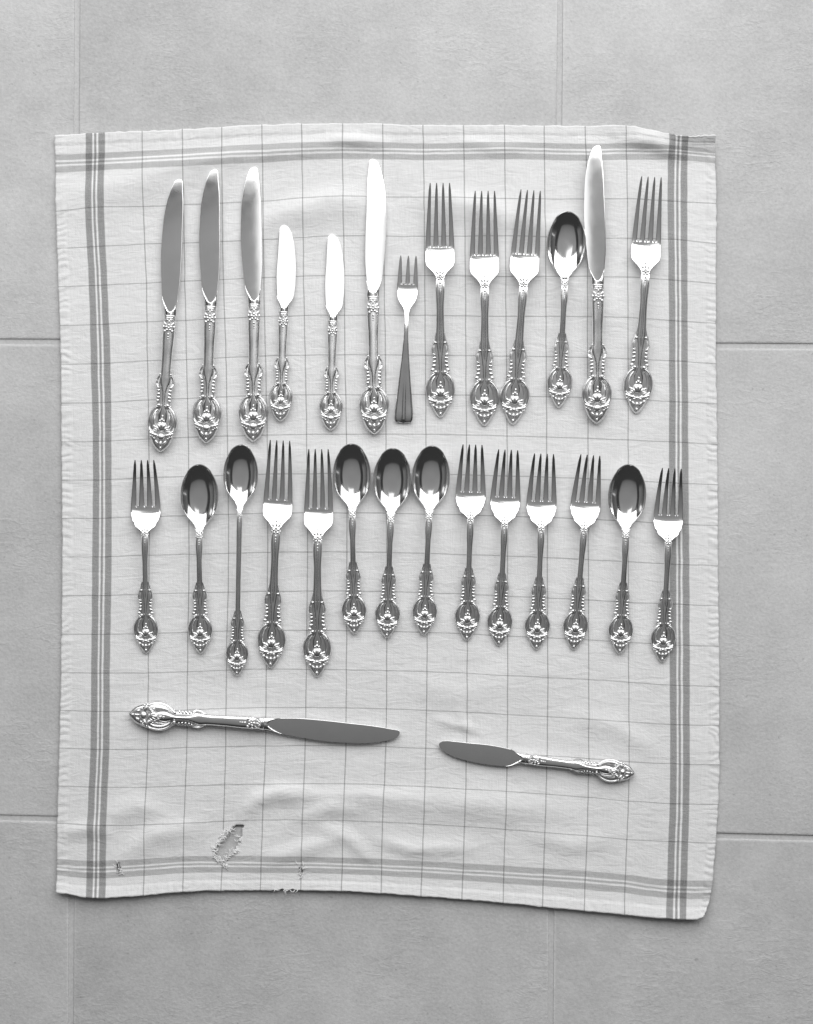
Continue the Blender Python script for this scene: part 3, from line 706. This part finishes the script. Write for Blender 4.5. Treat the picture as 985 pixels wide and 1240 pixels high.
def head_fork(root, y0, yr, outl, zc, th, n_t, tine_x0, tine_x1, tine_w, yt, conc):
    """fork head from the neck y0 to the tine roots yr, then the tines to yt"""
    oy, ow = zip(*outl); wf = f1(oy, ow); mb = MB(); m = 21; rows = []
    ys = np.linspace(y0, yr, 72)
    v = []; 
    for side in (1, -1):
        for y in ys:
            for j in range(m):
                t = math.sin((j/(m-1)*2-1)*math.pi/2); x = wf(y)*t; e = wf(y)-abs(x)
                edge = math.sqrt(max(0, 1-(1-min(1, e/1.2))**2))
                dish = conc*(abs(t)**2-1)*min(1, max(0, (y-y0)/18.0))*min(1, max(0.25, (yr+6-y)/18.0))
                v.append((x, y, zc(y) + dish + side*th(y)*(0.35+0.65*edge)))
    n = len(ys); o = n*m; f = []
    for i in range(n-1):
        for j in range(m-1):
            f.append((i*m+j, i*m+j+1, (i+1)*m+j+1, (i+1)*m+j)); f.append((o+i*m+j, o+(i+1)*m+j, o+(i+1)*m+j+1, o+i*m+j+1))
        f.append((i*m, (i+1)*m, o+(i+1)*m, o+i*m)); f.append((i*m+m-1, o+i*m+m-1, o+(i+1)*m+m-1, (i+1)*m+m-1))
    for j in range(m-1):
        f.append((j, o+j, o+j+1, j+1)); k = (n-1)*m; f.append((k+j, k+j+1, o+k+j+1, o+k+j))
    mb.add(v, f); hd = mb.build('head', BOWL, root, angle=75)
    for a in range(n_t):
        xa = tine_x0*(2*a/(n_t-1)-1); xb = tine_x1*(2*a/(n_t-1)-1)
        gap = 2*tine_x0/(n_t-1)
        mb = MB(); rings = []
        for s in np.r_[np.linspace(0, 0.10, 6), np.linspace(0.13, 0.97, 22), 0.985, 1.0]:
            y = yr-1.2 + (yt-yr+1.2)*s; x = xa+(xb-xa)*max(0, s)**1.15
            fl = max(0, 1-(y-(yr-1.2))/2.8); hw = tine_w*(1-0.64*max(0, s-0.05)**1.2) + (gap/2-tine_w)*(1-math.sqrt(max(0, 1-fl**2)))
            hw *= 1.0 if s < 0.9 else 1.0-5.5*(s-0.9)
            tt = th(y)*(0.97-0.40*s)
            if a in (0, n_t-1) and fl > 0:                     # outer sides stay straight
                hw2 = tine_w*(1-0.64*max(0, s-0.05)**1.2); sh_ = (hw-hw2)/2*(1 if a == 0 else -1); x += sh_; hw = (hw+hw2)/2
            rings.append(ring(y, hw, tt, tt, zc(y)-0.03, 4.5, 20))
            rings[-1] = [(p[0]+x, p[1], p[2]) for p in rings[-1]]
        mb.loft(rings); mb.build('tine', BOWL, root)
    return hd

def make_dinner_fork(kind=0):
    root = empty('dinner_fork'); L = 281 if kind == 0 else 274.5
    Lh, Lo, Wb = (168, 91, 32.5) if kind == 0 else (166, 91, 31.5)
    yr = 206 if kind == 0 else 203.5
    zc = slope_profile([(0, 1), (12, 3), (40, 4.5), (91, 6), (135, 6), (152, 3), (161, -3), (169, -13), (177, -21), (187, -22), (196, -14), (yr-4, -3.5), (yr, 2.6), (yr+7, 7), (yr+22, 10), (yr+45, 14.5), (L+2, 21)], 2.6, 3.8)
    ht = f1([0, 10, 35, 91, 168], [1.2, 2.2, 2.9, 2.7, 2.5]); hb = f1([0, 10, 91, 168], [0.8, 1.3, 2.0, 2.0])
    handle(root, Lo, Wb, Lh, zc, ht, hb, [(91, 5.6), (112, 4.9), (130, 4.5), (155, 5.7), (168, 4.6)], False)
    th = f1([160, 175, 195, 230, 290], [2.2, 1.7, 1.5, 1.4, 1.0])
    head_fork(root, 163, yr, [(163, 4.0), (167, 4.8), (170.4, 6.2), (174.5, 8.9), (178.5, 12.4), (182.6, 16.2), (186.7, 17.6), (193, 17.9), (yr, 17.6)], zc, th, 4, 14.5, 11.6, 3.15, L, 1.2)
    return root
def make_salad_fork():
    root = empty('salad_fork'); L = 235; Lh, Lo, Wb = 145.5, 78, 27.5; yr = 179
    zc = slope_profile([(0, 1), (12, 3), (40, 4.5), (78, 5.5), (115, 5.5), (132, 3), (140, -3), (147, -13), (154, -20), (162, -21), (170, -13), (yr-4, -3.8), (yr, 2.0), (yr+7, 7), (yr+20, 11.5), (yr+38, 17), (L+2, 23)], 2.4, 3.6)
    ht = f1([0, 10, 30, 78, 146], [1.0, 1.9, 2.5, 2.3, 2.1]); hb = f1([0, 10, 78, 146], [0.7, 1.2, 1.7, 1.7])
    handle(root, Lo, Wb, Lh, zc, ht, hb, [(78, 3.9), (94, 3.2), (112, 3.3), (132, 4.3), (145.5, 3.8)], False)
    th = f1([140, 155, 172, 200, 240], [1.9, 1.5, 1.4, 1.3, 0.9])
    head_fork(root, 141, yr, [(141, 3.2), (146, 3.8), (149, 5.6), (151.5, 8.2), (154, 11.6), (157, 13.2), (159.2, 13.9), (161.5, 15.8), (164, 16.6), (166.5, 17.3), (170, 18.2), (yr, 18.2)], zc, th, 4, 14.9, 11.3, 3.3, L, 1.0)
    return root
def make_spoon(iced):
    root = empty('iced_tea_spoon' if iced else 'teaspoon')
    if iced: L, Lh, Lo, Wb, y0, hwm = 278, 194, 70, 24.5, 203.5, 20.4; sh = [(70, 3.4), (85, 2.9), (130, 2.9), (180, 3.2), (194, 3.0)]
    else: L, Lh, Lo, Wb, y0, hwm = 228, 142, 77, 27.2, 149.5, 22.3; sh = [(77, 3.9), (94, 3.2), (112, 3.2), (130, 4.4), (142, 3.8)]
    zn = 14.5 if iced else 12.5
    zc = f1([0, 12, 40, Lo, Lh-30, Lh-8, Lh, Lh+6, y0+6, L], [2.4, 2.6, 4.0, 6.6, zn-1.0, zn, zn-0.6, zn-2.2, zn-4.0, zn-4.0])
    ht = f1([0, 10, 30, Lo, Lh], [1.0, 1.9, 2.5, 2.3, 2.1]); hb = f1([0, 10, Lo, Lh], [0.7, 1.2, 1.7, 1.7])
    handle(root, Lo, Wb, Lh, zc, ht, hb, sh, False)
    # bowl: polar grid over an egg outline, thick shell
    Lb = L-y0; yc = y0+Lb*0.52
    oy = [0, 0.03, 0.08, 0.15, 0.25, 0.38, 0.52, 0.66, 0.80, 0.90, 0.965, 1.0]
    ow = [0.13, 0.17, 0.30, 0.52, 0.78, 0.95, 1.0, 0.96, 0.80, 0.58, 0.34, 0.0]
    pts = []                                    # closed outline, dense
    tt = np.linspace(0, 1, 41); tt = (1-np.cos(tt*np.pi))/2; wv = cub(oy, ow, tt)*hwm
    wv = np.where(tt > 0.9, hwm*np.sqrt(np.maximum(0, 1-((tt-0.52)/0.48)**2))*1.0, wv)
    side = [(wv[i], y0+Lb*tt[i]) for i in range(41)]
    pts = side + [(-x, y) for x, y in side[-2::-1]]
    depth = 9.5 if not iced else 9.0
    rimz = lambda y: 10.4 + 1.2*((y-yc)/(Lb/2))**2*(1 if y > yc else 0.6) + max(0, (y0+9-y)/9)**1.5*((zn-4)-10.0)*0.6
    rr = np.r_[0.0, np.linspace(0.06, 1, 22)]; v = []; n = len(pts)
    def surf(x, y, r):
        re = min(1.0, math.hypot(x/(hwm*1.01), (y-yc)/(Lb*(0.485 if y > yc else 0.525))))
        return 10.4 + 1.2*((y-yc)/(Lb/2))**2*(1 if y > yc else 0.6) + 0.045*(y-yc) - depth*(1-re**3.2)
    for shell in (0, 1):
        for r in rr:
            for (x, y) in pts:
                X, Y = x*r, yc+(y-yc)*r; z = surf(X, Y, r)
                if shell: z -= 1.25; X *= 1.0; 
                v.append((X, Y, z))
    m = len(rr); o = m*n; f = []
    for i in range(m-1):
        for j in range(n-1):
            f.append((i*n+j, (i+1)*n+j, (i+1)*n+j+1, i*n+j+1)); f.append((o+i*n+j, o+i*n+j+1, o+(i+1)*n+j+1, o+(i+1)*n+j))
    for j in range(n-1):
        k = (m-1)*n; f.append((k+j, o+k+j, o+k+j+1, k+j+1))
    for i in range(m-1):                        # close the seam at the neck
        a0, a1 = i*n+n-1, i*n; b0, b1 = (i+1)*n+n-1, (i+1)*n
        f.append((a0, b0, b1, a1)); f.append((o+a0, o+a1, o+b1, o+b0))
    k = (m-1)*n; f.append((k+n-1, o+k+n-1, o+k, k))
    mb = MB(); mb.add(v, f); b = mb.build('bowl', BOWL, root, angle=60)
    bm_fix(b)
    rim = MB(); rim.tube([(x, y, surf(x, y, 1)-0.55) for x, y in pts], 0.75, n=6); rim.build('rim', BOWL, b)
    nk = MB(); rings = []                       # drop that joins the neck to the bowl
    for s in np.linspace(0, 1, 10):
        y = Lh-2 + (y0+9-Lh+2)*s; z = zc(Lh-2)*(1-s)+ (surf(0, y0+9, 1)+0.2)*s + 1.0*math.sin(math.pi*s)*-0.6
        rings.append(ring(y, sh[-1][1]*(1-s)+hwm*0.26*s, 2.0*(1-s)+0.7*s, 1.9*(1-s)+1.0*s, z, 2.2, 16))
    nk.loft(rings); nk.build('neck', SILVER, root)
    return root
import bmesh
def bm_fix(o):
    bm = bmesh.new(); bm.from_mesh(o.data); bmesh.ops.remove_doubles(bm, verts=bm.verts, dist=1e-6)
    bmesh.ops.recalc_face_normals(bm, faces=bm.faces); bm.to_mesh(o.data); bm.free()
def make_seafood_fork():
    root = empty('seafood_fork'); L, yr = 202, 168.5
    zc = slope_profile([(0, 30), (4, 14), (10, 10), (30, 9.5), (90, 9.5), (112, 5), (122, -6), (132, -16), (142, -20), (152, -14), (yr-9, -2.5), (yr-6, 2.5), (yr, 7), (yr+14, 9), (L+2, 11)], 2.2, 3.4)
    mb = MB(); rings = []
    wf = f1([0, 1.2, 3.5, 8, 20, 50, 90, 112, 126, 134, 140], [2.0, 7.5, 10.2, 11.2, 10.3, 7.2, 3.6, 2.6, 2.6, 3.0, 4.0])
    for y in np.r_[np.linspace(0, 8, 12), np.linspace(9, 136, 50)]:
        rings.append(ring(y, wf(y), min(1.5, 0.6+y*0.2), 1.3, zc(y), 3.2, 22))
    mb.loft(rings); hd = mb.build('handle', SILVER, root)
    g = MB()                                      # two lobes with a groove between at the butt
    for sgn in (-1, 1):
        pts = [(sgn*wf(y)*0.50, y, zc(y)+0.7) for y in np.linspace(2.2, 96, 40)]
        g.tube(pts, lambda t: max(0.5, wf(2.2+93.8*t)*0.50), n=12, flat=0.28)
    g.build('rib', SILVER, hd)
    th = f1([120, 140, 170, 210], [1.5, 1.4, 1.3, 0.9])
    head_fork(root, 126, yr, [(126, 2.6), (134, 3.2), (139, 4.8), (144, 8.2), (150, 11.2), (155, 12.4), (yr, 12.6)], zc, th, 3, 9.6, 9.2, 2.9, L, 0.5)
    return root

# ------------------------------------------------------------------ laying the pieces out
def copy_tree(o, parent=None):
    c = o.copy(); col.objects.link(c)
    if parent: c.parent = parent
    for ch in list(o.children): copy_tree(ch, c)
    return c
def place(o, end, tip, label, cat, group, pitch=0.0, roll=0.0, lift=0.0, size=1.0):
    dx, dy = FX(tip[0])-FX(end[0]), FY(tip[1])-FY(end[1])
    yaw = math.atan2(dy, dx) - math.pi/2
    o.rotation_mode = 'XYZ'
    o.rotation_euler = (R(pitch), R(roll), yaw)
    o.location = (FX(end[0]), FY(end[1]), (cloth_top(*end) + lift)*S); o.scale = (size,)*3
    return tag(o, label, cat, group)
used = set()
def inst(proto):
    if proto.name not in used: used.add(proto.name); return proto
    return copy_tree(proto)
KL = make_knife(True, False, 0.045); KR = make_knife(True, True, 0.045); KB = make_knife(True, False, 0.045, 4.0, 3.4)
BR = make_knife(False, True, 0.035); BL = make_knife(False, False, 0.035)
DF = make_dinner_fork(0); DF2 = make_dinner_fork(1); SF = make_salad_fork(); TS = make_spoon(False); IS = make_spoon(True); SEA = make_seafood_fork()
G_K, G_B, G_D, G_S, G_T = 'silver dinner knives', 'small butter knives', 'silver dinner forks', 'salad forks in the second row', 'silver teaspoons'
ITEMS = [
 (KL, (195.4,546.8), (219.7,220.5), 'ornate dinner knife with pale grey blade, at the left end of the top row', 'knife', G_K, 0.3, 0),
 (KL, (250.8,536.2), (262.4,208.7), 'ornate dinner knife with even dark grey blade, second from the left in the top row', 'knife', G_K, 0.3, -0.8),
 (KL, (307.5,534.6), (310.0,205.2), 'ornate dinner knife with pale blade, third from the left in the top row', 'knife', G_K, -0.3, 0.85),
 (BR, (340.2,510.3), (347.5,274.9), 'short butter knife with white blade, tip higher, beside the streaked dinner knife', 'knife', G_B, -0.5, 0),
 (BR, (400.9,521.3), (405.5,286.0), 'short butter knife with white blade, beside the large white dinner knife', 'knife', G_B, -0.6, 0),
 (KR, (453.7,525.8), (450.5,195.2), 'ornate dinner knife with glaring white blade, next to the small three tined fork', 'knife', G_K, -0.5, 0),
 (SEA, (488.8,512.6), (494.8,311.0), 'small plain three tined seafood fork with dark handle and no ornament', 'fork', None, 0, 0),
 (DF, (533.5,505.5), (532.5,225.5), 'four tined dinner fork directly right of the plain seafood fork', 'fork', G_D, 0, 0),
 (DF, (586.5,515.4), (586.4,235.0), 'dinner fork between two others in the top row, its handle end nearly touching one', 'fork', G_D, 0, 0),
 (DF, (620.7,514.0), (641.4,234.0), 'tilted dinner fork directly left of the only spoon in the top row', 'fork', G_D, 0, 0),
 (TS, (676.0,493.5), (686.2,259.0), 'teaspoon in the top row, its bowl touching a knife blade', 'spoon', G_T, 0, 0),
 (KB, (721.3,512.7), (723.2,180.0), 'ornate dinner knife with bright outlined blade, touching the spoon in the top row', 'knife', G_K, 1.1, 2.9),
 (DF, (770.0,500.4), (786.5,218.0), 'dinner fork at the right end of the top row near the striped towel border', 'fork', G_D, 0, 0),
 (SF, (177.8,790.6), (177.4,557.6), 'short fork with curved outer tine, at the left end of the second row', 'fork', G_S, 0, 0),
 (TS, (243.8,790.6), (243.4,563.0), 'teaspoon in the second row standing alone between a short fork and the long spoon', 'spoon', G_T, 0, 0),
 (IS, (287.5,817.4), (293.5,539.3), 'long handled iced tea spoon with small bowl and thin stem', 'spoon', None, 0, 0),
 (DF2, (328.0,808.0), (340.7,534.0), 'large fork in the second row directly right of the long iced tea spoon', 'fork', G_D, 0, 0),
 (DF2, (384.3,818.7), (387.3,544.5), 'large fork in the second row whose tines touch the first of three teaspoons', 'fork', G_D, 0, 0),
 (TS, (429.5,767.0), (426.5,538.2), 'teaspoon touching a large fork, first and highest of three neighbouring teaspoons', 'spoon', G_T, 0, 0),
 (TS, (468.7,772.0), (476.7,543.6), 'teaspoon in the middle of three neighbouring teaspoons in the second row', 'spoon', G_T, 0, 0),
 (TS, (513.3,768.4), (523.5,540.7), 'teaspoon next to the salad forks, last of three neighbouring teaspoons', 'spoon', G_T, 0, 0),
 (SF, (565.2,775.0), (571.5,539.0), 'salad fork directly right of the three neighbouring teaspoons', 'fork', G_S, 0, 0),
 (SF, (603.8,781.4), (614.5,545.2), 'salad fork in the middle of three closely spaced salad forks in the second row', 'fork', G_S, 0, 0),
 (SF, (649.4,786.2), (657.5,550.0), 'salad fork on the right of three closely spaced salad forks in the second row', 'fork', G_S, 0, 0),
 (SF, (694.3,786.2), (713.5,551.5), 'leaning salad fork directly left of the last teaspoon in the second row', 'fork', G_S, 0, 0),
 (TS, (749.7,791.0), (759.5,563.0), 'teaspoon between two forks, rightmost spoon in the second row', 'spoon', G_T, 0, 0),
 (SF, (801.2,801.2), (810.8,567.5), 'salad fork lying over the striped border of the towel', 'fork', G_S, 0, 0),
 (KR, (158.3,863.6), (482.8,886.0), 'dinner knife lying crosswise with dark blade pointing right, below the rows', 'knife', G_K, 0, 0),
 (BL, (767.4,935.5), (532.6,903.5), 'butter knife lying crosswise with dark blade pointing left, lowest piece on the towel', 'knife', G_B, 0, 0),
]
LEN = {id(KL): 328.5, id(KR): 328.5, id(KB): 328.5, id(BR): 236, id(BL): 236, id(DF): 281, id(DF2): 274.5, id(SF): 235, id(TS): 228, id(IS): 278, id(SEA): 202}
rj = random.Random(11)
for (p, e, t, lab, cat, g, pi, ro) in ITEMS:
    if cat != 'knife': pi += rj.uniform(-0.25, 0.25); ro += rj.uniform(-1.4, 1.4)
    d = math.hypot(t[0]-e[0], t[1]-e[1])
    place(inst(p), e, t, lab, cat, g, pi, ro, lift=2.2 if cat == 'spoon' else 0.3, size=d/LEN[id(p)])
